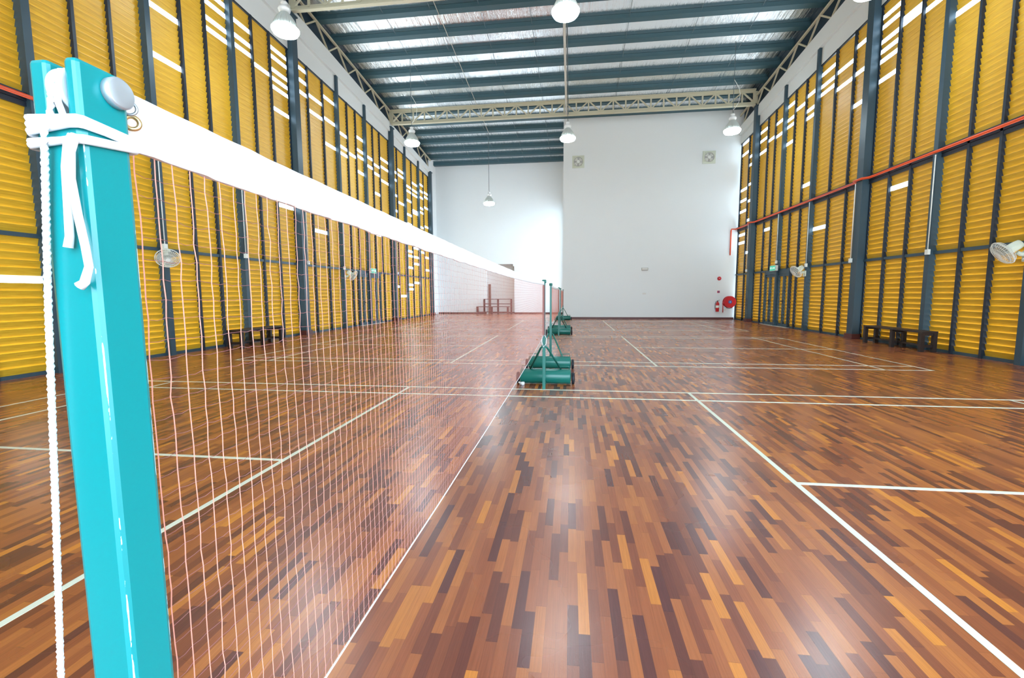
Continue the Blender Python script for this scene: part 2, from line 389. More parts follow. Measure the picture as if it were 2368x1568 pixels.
    for ty in top:
        for dy in (-.68, .82):
            yb = ty+dy
            if yb > yend-.05: continue
            Q(MB().bar((xc,ty,zc(ty)),(xc-sg*.03,yb,ft(yb)-.02),.05,.05), 'web_member')
    return w, X, sg, ztr, zbm
wr = side_wall('right'); wl = side_wall('left')

# doors: double leaf on each side, between the slim mullions
def doors(n, X, sg, ztr, ya, ypost, yb, stiles):
    d = struct(empty('door_%d' % n, (X, ypost, 0)), 'dark framed double door with golden louvre infill under the green exit sign')
    par = lambda o: (setattr(o,'parent',d), setattr(o,'matrix_parent_inverse', Matrix.Translation((-X,-ypost,0))))
    fr = MB()
    for y in (ya, ypost-.06, ypost+.13, yb-.06): fr.box(X-sg*.06, X+sg*.07, y, y+.06, 0, ztr-.04)
    fr.box(X-sg*.06, X+sg*.068, ya, yb, ztr-.16, ztr-.036)
    par(fr.build('door_frame', M['steel']))
    par(MB().box(X-sg*.02, X+sg*.16, ya-.1, yb+.1, .002, .012).build('threshold', M['sill']))
    for (a, b_, st) in ((ya+.06, ypost-.06, stiles[0]), (ypost+.19, yb-.06, stiles[1])):
        lf = MB(); lf.box(X-sg*.06, X+sg*.048, st, st+.15, .018, ztr-.162)
        for p, q in ((a, st), (st+.15, b_)): lf.box(X-sg*.06, X+sg*.044, p, q, .02, .128); lf.box(X-sg*.06, X+sg*.044, p, q, ztr-.26, ztr-.16)
        leaf = lf.build('door_leaf', M['steel']); par(leaf)
        mb = MB(); k = int((ztr-.38)/PITCH); PT = (ztr-.365)/k
        for i in range(k):
            zz = .12+i*PT
            for p, q in ((a, st), (st+.15, b_)):
                if q-p < .03: continue
                mb.quadbox([(X+sg*.006,p,zz+PT*.93),(X+sg*.006,q,zz+PT*.93),(X+sg*.006,q,zz+PT),(X+sg*.006,p,zz+PT),
                            (X-sg*.032,p,zz-.012),(X-sg*.032,q,zz-.012),(X-sg*.038,q,zz+.004),(X-sg*.038,p,zz+.004)])
        o = mb.build('louvre_infill', M['louvre']); o.parent = leaf; o.matrix_parent_inverse = Matrix.Identity(4)
        h = MB(); h.tube([(X+sg*.045,st+.08,1.02),(X+sg*.09,st+.08,1.02),(X+sg*.09,st+.20,1.02)], .012, 8); h.box(X+sg*.045, X+sg*.055, st+.055, st+.105, .90, 1.10)
        o = h.build('door_handle', M['black']); o.parent = leaf
doors(1, XR, -1, 2.28, 18.53, 19.50, 20.76, (18.94, 20.22))
doors(2, XL, 1, 2.40, 18.55, 19.48, 20.79, (18.94, 20.27))

# big steel columns
labels = {('right',14.10):'heavy dark blue steel column on the right wall beside the dark bench',
          ('right',22.15):'heavy dark blue steel column on the right wall next to the red hose reel',
          ('left',14.12):'heavy dark blue steel column on the left wall just beyond the dark bench',
          ('left',22.32):'heavy dark blue steel column on the left wall just beyond the double door',
          ('left',28.73):'heavy dark blue steel column on the left wall at the corner of the recess'}
for side, ys in COLS.items():
    R = side == 'right'; X = XR if R else XL; sg = -1 if R else 1
    for y in ys:
        t = thing('steel_column', labels[(side,y)], 'column', (X+sg*.11, y+.14, 0), 0, 'heavy steel columns of the side walls')
        zt = zp(y)-.85
        MB().box(-.11-.02, .11, -.14, .14, .12, zt).build('shaft', M['steel'], t, bevel=.004) if not R else MB().box(-.11, .13, -.14, .14, .12, zt).build('shaft', M['steel'], t, bevel=.004)
        MB().box(-.14, .14, -.19, .19, 0, .15).build('plinth', M['maroon'], t)
        MB().box(-.14, .14, -.20, .20, zt-.02, zt+.02).build('cap_plate', M['steel'], t)

# ------------------------------------------------------------------ floor and court lines
fl = struct(MB().box(XL-.1, XR+.1, YN, YF+.1, -.05, 0).build('floor', M['floor']), 'glossy red brown strip parquet floor')
def court(y0):
    mb = MB(); z = (0.0, .0012)
    def ly(x, a, b): mb.box(x-.02, x+.02, y0+a, y0+b, *z)      # along the net
    def lx(y, a, b, e=0): mb.box(a, b, y0+y-.02, y0+y+.02, z[0], z[1]+.0003)
    for y in (.02,.48,5.62,6.08): lx(y, -6.70, 6.70)
    for x in (2.0,-2.0,5.92,-5.92,6.68,-6.68): ly(x, 0, 6.10)
    lx(3.05, 2.0, 6.70); lx(3.05, -6.70, -2.0)
    o = mb.build('court_marking', M['line'], fl); return o
CY = (0.0, 8.36, 16.685)
for y in CY: court(y)

# ------------------------------------------------------------------ end walls
XBLK = -.05
wb = struct(empty('wall_far', (0,YB,0)), 'plain white wall of the projecting block at the far end')
def W(mb, name, m, par, base): 
    o = mb.build(name, m); o.parent = par; o.matrix_parent_inverse = Matrix.Translation(tuple(-c for c in base)); return o
W(MB().box(XBLK, XR+.1, YB, YB+.25, 0, zp(YB)+.3), 'wall_face', M['white'], wb, (0,YB,0))
mb = MB(); mb.box(XBLK, XBLK+.25, YB+.25, YF, 0, .4); mb.box(XBLK, XBLK+.25, YB+.25, YF, 7.0, zp(YB)+.3); mb.box(XBLK, XBLK+.25, YB+.25, 25.0, .4, 7.0); mb.box(XBLK, XBLK+.25, 30.2, YF, .4, 7.0)
W(mb, 'return_wall', M['white'], wb, (0,YB,0))
wi = struct(empty('added_window_1', (XBLK+.1,27.5,.4)), 'tall window added in the unseen side of the far block to light the recess')  # window added out of view so that daylight brightens the recess
mb = MB()
for yy in (25.0,26.7,28.4,30.15): mb.box(-.04,.04,yy-27.5,yy-27.45,0,6.6)
for zz in (0,3.3,6.55): mb.box(-.04,.04,-2.5,2.7,zz,zz+.05)
mb.build('window_frame', M['steel'], wi)
wc = struct(empty('wall_recess', (0,YF,0)), 'white back wall of the deep recess at the far left')
zr = zp(YF)+.3
AL0, AL1, AZ = -5.35, -3.42, 3.37                                   # niche in the recess wall
W(MB().box(XL-.1, XL+.02, 29.02, YF, 0, zr), 'return_wall', M['white'], wc, (0,YF,0))
mb = MB(); mb.box(XL-.1, AL0, YF, YF+.2, 0, zr); mb.box(AL1, XBLK+.3, YF, YF+.2, 0, zr); mb.box(AL0, AL1, YF, YF+.2, AZ, zr)
mb.box(AL1-.09, AL1, YF, YF+.2, AZ-.15, AZ)
W(mb, 'wall_face', M['white'], wc, (0,YF,0))
mb = MB(); mb.box(AL0-.2, AL1+.2, YF+.7, YF+.9, 0, AZ+.2); mb.box(AL0-.2, AL0, YF+.2, YF+.9, 0, AZ+.2); mb.box(AL1, AL1+.2, YF+.2, YF+.9, 0, AZ+.2); mb.box(AL0-.2, AL1+.2, YF+.2, YF+.9, AZ, AZ+.2); mb.box(AL0-.2, AL1+.2, YF+.1, YF+.9, -.05, 0)
W(mb, 'niche_lining', M['alcove'], wc, (0,YF,0))
wn_ = struct(empty('wall_near', (0,YN,0)), 'white near end wall behind the camera with a wide opening added for daylight')
mb = MB(); ztop = zp(YN)+.3
mb.box(XL-.1, -1.5, YN-.2, YN, 0, ztop); mb.box(8.5, XR+.1, YN-.2, YN, 0, ztop); mb.box(-1.5, 8.5, YN-.2, YN, 6.2, ztop)  # opening added behind the camera, sized for the daylight it lets in
W(mb, 'wall_face', M['white'], wn_, (0,YN,0))
mb = MB(); mb.box(XR, XR+.2, YN, -4.4, 0, ztop); mb.box(XR, XR+.2, -4.4, 2.3, 5.0, ztop); mb.box(XR, XR+.2, 2.3, 2.62, 0, ztop)  # second added opening, bringing daylight in from the right
W(mb, 'side_wall', M['white'], wn_, (0,YN,0))
b1 = struct(MB().box(XBLK-.012, XR-.06, YB-.015, YB, 0, .10).build('baseboard_far', M['maroon']), 'maroon skirting under the far white wall')
mb = MB(); mb.box(XL+.06, AL0, YF-.015, YF, 0, .10); mb.box(AL1, XBLK, YF-.015, YF, 0, .10)
mb.box(XBLK-.012, XBLK, YB, YF, 0, .10); mb.box(AL0, AL1, YF+.685, YF+.7, 0, .10)
struct(mb.build('baseboard_recess', M['maroon']), 'maroon skirting round the recess')

# ------------------------------------------------------------------ roof
ce = struct(empty('ceiling', (0,0,11)), 'silver foil lined roof on dark steel purlins')
def C(mb, name, m): 
    o = mb.build(name, m); o.parent = ce; o.matrix_parent_inverse = Matrix.Translation((0,0,-11)); return o
C(MB().slopebox(XL-.15, XR+.15, YN, YF+.2, lambda x,y: zp(y)+.155, lambda x,y: zp(y)+.20), 'insulation_foil', M['foil'])
k = 0; ys = []
y = 30.27
while y > YN+.5: ys.append(y); y -= 1.183
for y in ys:
    x1 = XR+.1 if y < YB+.2 else XBLK+.1
    mb = MB(); z = zp(y)
    mb.quadbox([(XL-.1,y-.25,zp(y-.25)),(x1,y-.25,zp(y-.25)),(x1,y,z),(XL-.1,y,z),(XL-.1,y-.25,zp(y-.25)+.15),(x1,y-.25,zp(y-.25)+.15),(x1,y,z+.15),(XL-.1,y,z+.15)])
    mb.box(XL-.1, x1, y-.255, y-.25, zp(y-.25)-.0, zp(y-.25)+.03)
    C(mb, 'purlin', M['purlin'])
for x in (-6.3,-4.6,-2.9,-1.2,2.2,4.6,6.6):
    mb = MB(); yy = 6.0; ye = YB if x > 0 else 30
    C(mb.bar((x,yy,zp(yy)+.05),(x+.25,ye,zp(ye)+.05),.012,.012), 'tie_rod', M['cablegrey'])

# main trusses across the hall
def main_truss(yc, zb, label):
    t = thing('roof_truss', label, 'truss', (0,yc,zb), 0, 'cream trusses spanning the hall')
    h = zp(yc)-.02-zb
    x0, x1 = XL+.2, XR-.2; n = 30; st = (x1-x0)/n
    b = MB(); b.box(x0,x1,-.075,.075,0,.055); b.box(x0,x1,-.02,.02,.055,.16)
    b.build('bottom_chord', M['cream'], t)
    b = MB(); b.box(x0,x1,-.075,.075,h-.055,h); b.box(x0,x1,-.02,.02,h-.16,h-.055)
    b.build('top_chord', M['cream'], t)
    for i in range(n+1):
        x = x0+i*st
        wdt = .20 if i in (0,n) else .065
        MB().box(x-wdt/2, x+wdt/2, -.03, .03, .10, h-.10).build('vertical', M['cream'], t)
        if i < n:
            za, zb_ = (.12, h-.12) if i % 2 == 0 else (h-.12, .12)
            MB().bar((x+.02,0,za),(x+st-.02,0,zb_),.05,.062,up=(0,1,0)).build('diagonal', M['cream'], t)
    return t
main_truss(22.40, 9.80, 'cream lattice truss crossing the hall just in front of the far white wall')
main_truss(14.25, 10.45, 'cream lattice truss at the top edge, above the nearest row of lamps')

# ------------------------------------------------------------------ hanging lamps
def make_lamp():
    t = empty('pendant_lamp')
    MB().lathe([(.02,.02),(.17,-.03),(.27,-.01),(.305,.045),(.31,.085),(.29,.10)], n=32).build('lens', M['lamp'], t)
    rib = lambda a, h: 1+.05*math.cos(28*a)
    MB().lathe([(.285,.095),(.275,.13),(.25,.20),(.21,.29),(.15,.38),(.10,.44),(.085,.46)], n=112, wob=rib).build('housing', M['lamp_body'], t)
    MB().lathe([(.08,.455),(.125,.48),(.14,.53),(.12,.575),(.07,.60),(.06,.65),(.075,.66),(.075,.69),(.03,.71)], n=24).build('cap', M['porcelain'], t)
    MB().tube([(.0,0,.70),(.012,0,.75),(0,0,.80)], .012, 6).build('hook', M['cablegrey'], t)
    return t
lampspec = [((-6.42,10.37,7.58),'hanging lamp near the left wall, nearest one, overlapping the top of the steel column',None),
            ((.21,10.56,7.58),'large hanging lamp over the middle of the hall, nearest one at the top edge',None),
            ((6.59,10.81,7.66),'hanging lamp by the right wall cut off by the top edge',None),
            ((-6.17,18.44,7.52),'hanging lamp in front of the far end of the left wall trusses',None),
            ((.21,18.72,7.50),'hanging lamp above the edge of the far white block wall',None),
            ((6.51,18.82,7.52),'hanging lamp in front of the right end of the far lattice truss',None),
            ((-4.21,25.46,6.36),'smallest hanging lamp on a long cable before the recess wall',None)]
lamp0 = make_lamp()
lamps = [lamp0]+[copy_tree(lamp0) for _ in lampspec[1:]]
for i, (loc, lab, _) in enumerate(lampspec):
    o = lamps[i]
    o.location = loc; tag(o, lab, 'lamp', 'round pendant lamps under the roof')
    x, y, z = loc
    top = 9.80 if abs(x) < 1 else zp(y)+.02
    cb = MB().tube([(0,0,z+.79),(0,0,top)], .011 if i != 6 else .013, 6).build('cable', M['cablegrey'])
    cb.parent = o; cb.matrix_parent_inverse = Matrix.Translation((0,0,-z))
    if i in (3,5):                                   # slack loop of spare cable
        lp = MB().tube([(0,0,1.95),(.06,0,1.86),(.20,0,1.62),(.24,0,1.38),(.20,0,1.12),(.08,0,.92),(0,0,.84)], .009, 6).build('slack_cable', M['pvc']); lp.parent = o
# cable tray and conduits under the roof
tr = thing('cable_tray', 'straight cream cable tray along the middle of the roof', 'cable tray', (.11,0,9.82))
b = MB(); b.box(-.045,.045,4,22.35,0,.012); b.box(-.045,-.04,4,22.35,0,.05); b.box(.04,.045,4,22.35,0,.05); b.build('tray', M['galv'], tr)
MB().tube([(.085,4,.03),(.085,12,.035),(.085,22.3,.03)], .02, 6).build('cable', M['cablegrey'], tr)
tag(MB().tube([(-4.25,15.0,zp(15.0)-.02),(-4.21,25.2,zp(25.2)-.02),(-4.21,25.46,zp(25.46)-.03)], .012, 6).build('conduit', M['galv']), 'thin pale conduit under the purlins leading to the recess lamp', 'conduit')

# ------------------------------------------------------------------ orange pipes and white drops
def run_pipe(label, X, sg, zb, ys, yend, extra=None):
    pts = []; off = .135
    z = zb-.045
    y = 3.0
    pts.append((X+sg*off, y, z))
    for c in ys:
        pts += [(X+sg*off, c-.16, z), (X+sg*.27, c-.03, z), (X+sg*.27, c+.31, z), (X+sg*off, c+.44, z)]
    pts.append((X+sg*off, yend, z))
    if extra: pts += extra
    o = MB().tube(pts, .034, 8).build('sprinkler_pipe', M['orange'])
    return tag(o, label, 'pipe', 'orange pipes along the side walls')
run_pipe('long orange pipe along the right wall beam, turning down the far wall', XR, -1, 4.62, (14.10,22.15), 24.33, [(8.45,24.33,4.575),(8.43,24.34,4.5),(8.43,24.34,3.27)])
run_pipe('orange pipe along the left wall beam, seen behind the teal post', XL, 1, 4.74, (14.12,22.32), 27.5)
drops = [(XR,-1,11.54,2.30,4.50,'white conduit down the right wall post behind the dark bench'),
         (XR,-1,14.38,2.30,4.50,'white conduit down the edge of the near heavy column on the right wall'),
         (XR,-1,17.10,2.33,4.50,'white conduit above the wall fan beside the right double door'),
         (XR,-1,19.50,2.60,4.50,'white conduit running down to the right exit sign'),
         (XR,-1,22.43,2.40,4.50,'white conduit beside the heavy column next to the red hose reel'),
         (XL,1,8.87,2.46,4.60,'white conduit above the large wall fan on the left, behind the net'),
         (XL,1,11.44,2.46,4.60,'white conduit down the left wall post above the bench, behind the net'),
         (XL,1,14.40,2.46,4.60,'white conduit along the heavy left column behind the net'),
         (XL,1,17.06,2.43,4.60,'white conduit above the wall fan before the left double door'),
         (XL,1,22.60,2.46,4.60,'white conduit along the heavy left column beyond the double door')]
for X, sg, y, z0, z1, lab in drops:
    big = any(abs(y-c) < .4 for c in (14.10,22.15,14.12,22.32))
    xx = X+sg*((.24 if big else .135)+.016)
    t = thing('conduit_drop', lab, 'conduit', (xx, y+(-.03 if big else .03), z0), 0, 'white conduits down the wall posts')
    MB().tube([(0,0,0),(0,0,z1-z0)], .012, 8).build('tube', M['pvc'], t)
    MB().box(-.03,.03,-.05,.05,-.06,.06).build('junction_box', M['pvc'], t, bevel=.006)

# ------------------------------------------------------------------ wall fans
def make_fan():
    # local frame: mount at the origin on a wall, hub looks along +x
    t = empty('wall_fan')
    MB().box(0,.05,-.06,.06,-.10,.10).build('base', M['offwhite'], t, bevel=.01)
    MB().lathe([(.02,.05),(.02,.06),(.018,.065)], ax='x', n=16, o=(0,0,-.05)).build('switch_knob', M['pvc'], t)
    MB().tube([(.03,0,.03),(.10,0,.04),(.15,0,.07)], [.045,.04,.035], 10).build('arm', M['offwhite'], t)
    head = bpy.data.objects.new('motor', MB().lathe([(.03,-.17),(.075,-.16),(.085,-.10),(.085,.0),(.06,.06),(.03,.07)], ax='x', n=24).mesh('motor', M['offwhite'])); COL.objects.link(head)
    head.parent = t; head.location = (.24,0,.14); head.rotation_euler = (0,math.radians(36),0)
    cg = MB(); Rr = .23
    for r_, x_ in ((Rr,.12),(Rr,.135),(.205,.08),(.205,.175),(.14,.20),(.07,.21),(.14,.07)):
        cg.tube([(x_, r_*math.cos(a), r_*math.sin(a)) for a in [2*PI*i/40 for i in range(40)]], .0045 if r_ == Rr else .0028, 5, closed=True)
    for i in range(36):
        a = 2*PI*i/36; c, s_ = math.cos(a), math.sin(a)
        cg.tube([(.065,.06*c,.06*s_),(.07,.14*c,.14*s_),(.08,.205*c,.205*s_),(.128,Rr*c,Rr*s_),(.175,.205*c,.205*s_),(.20,.14*c,.14*s_),(.212,.05*c,.05*s_)], .0022, 4)
    o = cg.build('cage', M['pvc'], t); o.location = (.24,0,.14); o.rotation_euler = (0,math.radians(36),0)
    MB().lathe([(.05,.205),(.05,.216),(.02,.218)], ax='x', n=20).build('badge', M['pvc'], o)
    bl = MB()
    for i in range(3):
        a0 = 2*PI*i/3
        ring = []
        for j in range(9):
            u = j/8
            for rr in (.04,.19):
                a = a0+u*1.25+(.25 if rr > .1 else 0)
                ring.append((.115+.035*u, rr*math.cos(a), rr*math.sin(a)))
        b0 = len(bl.v); bl.v += ring; n0 = len(ring)
        bl.v += [(p[0]+.003,p[1],p[2]) for p in ring]
        for j in range(8):
            q = b0+2*j
            bl.f.append((q,q+1,q+3,q+2)); bl.sm.append(True)
            q += n0; bl.f.append((q+2,q+3,q+1,q)); bl.sm.append(True)
    bl.lathe([(.05,.08),(.05,.14),(.03,.16)], ax='x', n=20)
    o = bl.build('blades', M['blade'], t); o.location = (.24,0,.14); o.rotation_euler = (0,math.radians(36),0)
    return t
fan0 = make_fan()
fans = [((XR-.137,9.20,2.02),PI-.25,'white wall fan at the right edge of the view, this side of the bench'),
        ((XR-.137,17.17,2.04),PI+.15,'white wall fan on the right wall beside the double door'),
        ((XL+.137,8.94,2.12),-.75,'white wall fan on the left wall behind the net, nearer the teal post'),
        ((XL+.137,17.12,2.06),.25,'white wall fan on the left wall behind the net, beside the double door')]
for i, (loc, rz, lab) in enumerate(fans):
    o = fan0 if i == 0 else copy_tree(fan0)
    o.location = loc; o.rotation_euler = (0,0,rz); tag(o, lab, 'fan', 'white wall fans on the side walls')

# exit signs
def exit_sign(X, sg, y, z, lab):
    t = thing('exit_sign', lab, 'sign', (X+sg*.19, y, z), 0, 'green exit signs over the doors')
    MB().box(-.05,.05,-.27,.27,-.11,.11).build('box', M['pvc'], t, bevel=.004)
    MB().box(sg*.05,sg*.054,-.25,.25,-.095,.095).build('panel', M['exit'], t)
    cu = bpy.data.curves.new('lettering','FONT'); cu.body = 'KELUAR'; cu.size = .13; cu.align_x = 'CENTER'; cu.align_y = 'CENTER'; cu.extrude = .001
    cu.materials.append(M['exit_letters'])
    tmp = bpy.data.objects.new('lettering_curve', cu); COL.objects.link(tmp); bpy.context.view_layer.update()
    me = bpy.data.meshes.new_from_object(tmp.evaluated_get(bpy.context.evaluated_depsgraph_get())); bpy.data.objects.remove(tmp)
    o = bpy.data.objects.new('lettering', me); COL.objects.link(o); o.parent = t; o.location = (sg*.056,0,0)
    o.rotation_euler = (PI/2,0,PI/2 if sg > 0 else -PI/2)
exit_sign(XR, -1, 19.62, 2.36, 'green lit exit sign above the double door in the right wall')
exit_sign(XL, 1, 19.66, 2.44, 'green lit exit sign above the double door in the left wall, behind the net')

# ------------------------------------------------------------------ things on the far wall
def wall_fan_exhaust(x, z, lab):
    t = thing('exhaust_fan', lab, 'exhaust fan', (x,YB-.01,z), 0, 'square exhaust fans high on the far wall')
    mb = MB(); s = .31
    # square plate with a round opening
    n = 48; b = len(mb.v)
    for k in range(n):
        a = 2*PI*k/n; c, q = math.cos(a), math.sin(a); m_ = max(abs(c),abs(q))
        mb.v += [(.25*c,-.03,.25*q),(s*c/m_,-.03,s*q/m_),(.25*c,0,.25*q),(s*c/m_,0,s*q/m_)]
    for k in range(n):
        i, j = b+4*k, b+4*((k+1)%n)
        for f in ((i,i+1,j+1,j),(i+1,i+3,j+3,j+1),(i,j,j+2,i+2)): mb.f.append(f); mb.sm.append(False)
    mb.build('frame', M['offwhite'], t)
    MB().lathe([(.25,0),(.25,.008)], ax='y', n=40).build('back_disc', M['greyplastic'], t)
    gd = MB()
    for r_ in (.255,.24): gd.tube([(r_*math.cos(a),-.05,r_*math.sin(a)) for a in [2*PI*i/32 for i in range(32)]], .009, 6, closed=True)
    for a in (.7,.7+PI/2,.7+PI,.7+3*PI/2): gd.tube([(.05*math.cos(a),-.06,.05*math.sin(a)),(.30*math.cos(a),-.035,.30*math.sin(a))], .010, 6)
    gd.build('guard', M['offwhite'], t)
    MB().lathe([(.075,-.075),(.08,-.05),(.08,-.01)], ax='y', n=24).build('motor', M['pvc'], t)
    bl = MB()
    for i in range(4):
        a0 = 2*PI*i/4+.3
        bl.quadbox([(.07*math.cos(a0),-.035,.07*math.sin(a0)),(.22*math.cos(a0),-.035,.22*math.sin(a0)),(.22*math.cos(a0+.9),-.015,.22*math.sin(a0+.9)),(.07*math.cos(a0+.9),-.015,.07*math.sin(a0+.9)),
                    (.07*math.cos(a0),-.031,.07*math.sin(a0)),(.22*math.cos(a0),-.031,.22*math.sin(a0)),(.22*math.cos(a0+.9),-.011,.22*math.sin(a0+.9)),(.07*math.cos(a0+.9),-.011,.07*math.sin(a0+.9))])
    bl.build('blades', M['alcove'], t)
wall_fan_exhaust(.72, 8.20, 'square exhaust fan high on the far wall near the left edge of the block')
wall_fan_exhaust(7.24, 8.16, 'square exhaust fan high on the far wall below the right end of the truss')
t = thing('emergency_light', 'small grey emergency light in the middle of the far white wall', 'light', (4.22,YB,2.63))
MB().box(-.17,.17,-.07,0,-.07,.07).build('housing', M['greyplastic'], t, bevel=.012)
MB().box(-.14,.14,-.085,-.07,-.05,.05).build('diffuser', M['alcove'], t, bevel=.008)
t = thing('wall_socket', 'small pale double socket on the far wall below the emergency light', 'socket', (4.23,YB,1.345))
MB().box(-.09,.09,-.012,0,-.045,.045).build('plate', M['alcove'], t, bevel=.004)
MB().box(-.05,-.03,-.018,-.012,-.015,.015).build('switch', M['pvc'], t); MB().box(.03,.05,-.018,-.012,-.015,.015).build('switch', M['pvc'], t)
t = thing('alarm_bell', 'round red fire alarm bell on the far wall above the extinguisher', 'alarm bell', (7.96,YB,2.10))
MB().lathe([(.03,-.09),(.075,-.085),(.095,-.06),(.10,-.035),(.10,-.03)], ax='y', n=28).build('gong', M['red'], t)
MB().lathe([(.05,-.035),(.05,0)], ax='y', n=20).build('base', M['black'], t)
MB().lathe([(.012,-.098),(.018,-.088)], ax='y', n=12).build('screw', M['pvc'], t)
t = thing('call_point', 'small red square fire call point on the far wall below the bell', 'alarm call point', (7.95,YB,1.42))
MB().box(-.055,.055,-.045,0,-.055,.055).build('box', M['red'], t, bevel=.006); MB().box(-.028,.028,-.048,-.045,-.028,.028).build('window', M['blue'], t)
t = thing('fire_extinguisher', 'red fire extinguisher hung on the far wall beside the hose reel', 'fire extinguisher', (7.90,YB-.11,.40))
MB().lathe([(.075,0),(.085,.02),(.085,.40),(.07,.455),(.035,.49),(.03,.52)], n=28).build('cylinder', M['red'], t)
MB().lathe([(.0855,.20),(.0865,.21),(.0865,.31),(.0855,.32)], n=28).build('label_band', M['pvc'], t)
mb = MB(); mb.box(-.02,.02,-.02,.02,.515,.56); mb.bar((-.02,0,.56),(.10,0,.60),.022,.012); mb.bar((-.02,0,.545),(.09,0,.545),.022,.010); mb.build('valve', M['black'], t)
MB().tube([(-.02,0,.54),(-.08,0,.52),(-.115,0,.40),(-.115,0,.20),(-.105,0,.12)], .011, 8).build('hose', M['rubber'], t)
MB().box(-.03,.03,.083,.109,.30,.42).build('bracket', M['black'], t)
t = thing('hose_reel', 'round red fire hose reel with blue centre at the right end of the far wall', 'hose reel', (8.46,YB-.03,.90))
MB().lathe([(.285,-.24),(.30,-.23),(.30,-.215),(.285,-.205)], ax='y', n=40).build('front_disc', M['red'], t)
MB().lathe([(.285,-.045),(.30,-.035),(.30,-.015),(.285,-.005)], ax='y', n=40).build('back_disc', M['red'], t)
mb = MB()
for j in range(5):
    for i in range(5):
        rr = .15+.027*i
        mb.tube([(rr*math.cos(a),-.19+.032*j,rr*math.sin(a)) for a in [2*PI*q/28 for q in range(28)]], .013, 6, closed=True)
mb.tube([(-.20,-.12,-.20),(-.10,-.12,-.315),(.02,-.12,-.335),(.14,-.12,-.30),(.20,-.12,-.22)], .013, 8)
mb.build('hose', M['rubber'], t)
MB().lathe([(.075,-.255),(.085,-.25),(.085,-.24)], ax='y', n=28).build('hub_label', M['blue'], t)
MB().lathe([(.02,-.262),(.024,-.255)], ax='y', n=14).build('hub_bolt', M['pvc'], t)
mb = MB(); mb.box(-.03,.03,-.03,.03,-.05,.05); mb.build('bracket', M['red'], t)
mb = MB().tube([(-.27,-.10,.02),(-.29,-.10,-.10),(-.29,-.10,-.20),(-.29,-.10,-.54)], .022, 8); mb.lathe([(.03,-.14),(.04,-.12),(.04,-.06),(.03,-.04)], o=(-.29,-.10,0), n=16); mb.build('standpipe', M['red'], t)
MB().tube([(-.29,-.10,-.40),(-.22,-.12,-.40),(-.17,-.12,-.42)], .012, 8).build('nozzle', M['brass'], t)

# things in the recess
t = thing('low_bench', 'low dark red wooden bench along the recess wall in front of the niche', 'bench', (-4.80,YF-.55,0))
MB().box(-1.12,1.12,-.16,.16,.48,.52).build('seat', M['redwood'], t)
MB().bar((-1.05,0,.14),(1.05,0,.14),.03,.05).build('stretcher', M['redwood'], t)
for x in (-1.07,-.10,1.0):
    for y in (-.13,.13): MB().box(x-.05,x+.05,y-.03,y+.03,0,.48).build('leg', M['redwood'], t)
t = thing('barrier_rail', 'waist high dark red barrier with three posts standing behind the low bench', 'barrier', (-4.52,YF-.20,0))
for x in (-.95,0,.91): MB().box(x-.06,x+.06,-.04,.04,0,.98).build('post', M['redwood'], t)
MB().box(-1.0,.97,-.03,.03,.98,1.02).build('top_rail', M['redwood'], t)
MB().box(-.95,.91,-.02,.02,.66,.71).build('middle_rail', M['redwood'], t)
t = tag(MB().box(-.085,.085,-.06,.06,0,2.03).build('timber_post', M['brownpost'], None, bevel=.006, loc=(-5.18,YF+.30,0)), 'tall brown timber post upright at the left side of the niche', 'post')

# dark benches against the side walls
def bench(lab, x, ys, depth):
    t = thing('wooden_bench', lab, 'bench', (x,(ys[0]+ys[-1])/2,0), 0, 'dark wooden benches along the side walls')
    y0 = (ys[0]+ys[-1])/2
    MB().box(-depth/2,depth/2,ys[0]-y0-.05,ys[-1]-y0+.05,.435,.475).build('seat', M['darkwood'], t, bevel=.004)
    for q in ys:
        for sx in (-1,1): MB().box(sx*(depth/2-.04)-.04,sx*(depth/2-.04)+.04,q-y0-.04,q-y0+.04,0,.435).build('leg', M['darkwood'], t)
        MB().box(-depth/2+.04,depth/2-.04,q-y0-.025,q-y0+.025,.10,.16).build('cross_rail', M['darkwood'], t)
        MB().box(-depth/2+.04,depth/2-.04,q-y0-.025,q-y0+.025,.375,.435).build('cross_rail', M['darkwood'], t)
    MB().box(-.03,.03,ys[0]-y0,ys[-1]-y0,.115,.155).build('stretcher', M['darkwood'], t)
    return t
bench('long dark wooden bench against the right wall beside the heavy column', 8.50, (11.12,12.08,13.12), .34)
bench('long dark wooden bench against the left wall, seen through the net', -8.20, (10.32,11.12,11.92), .42)

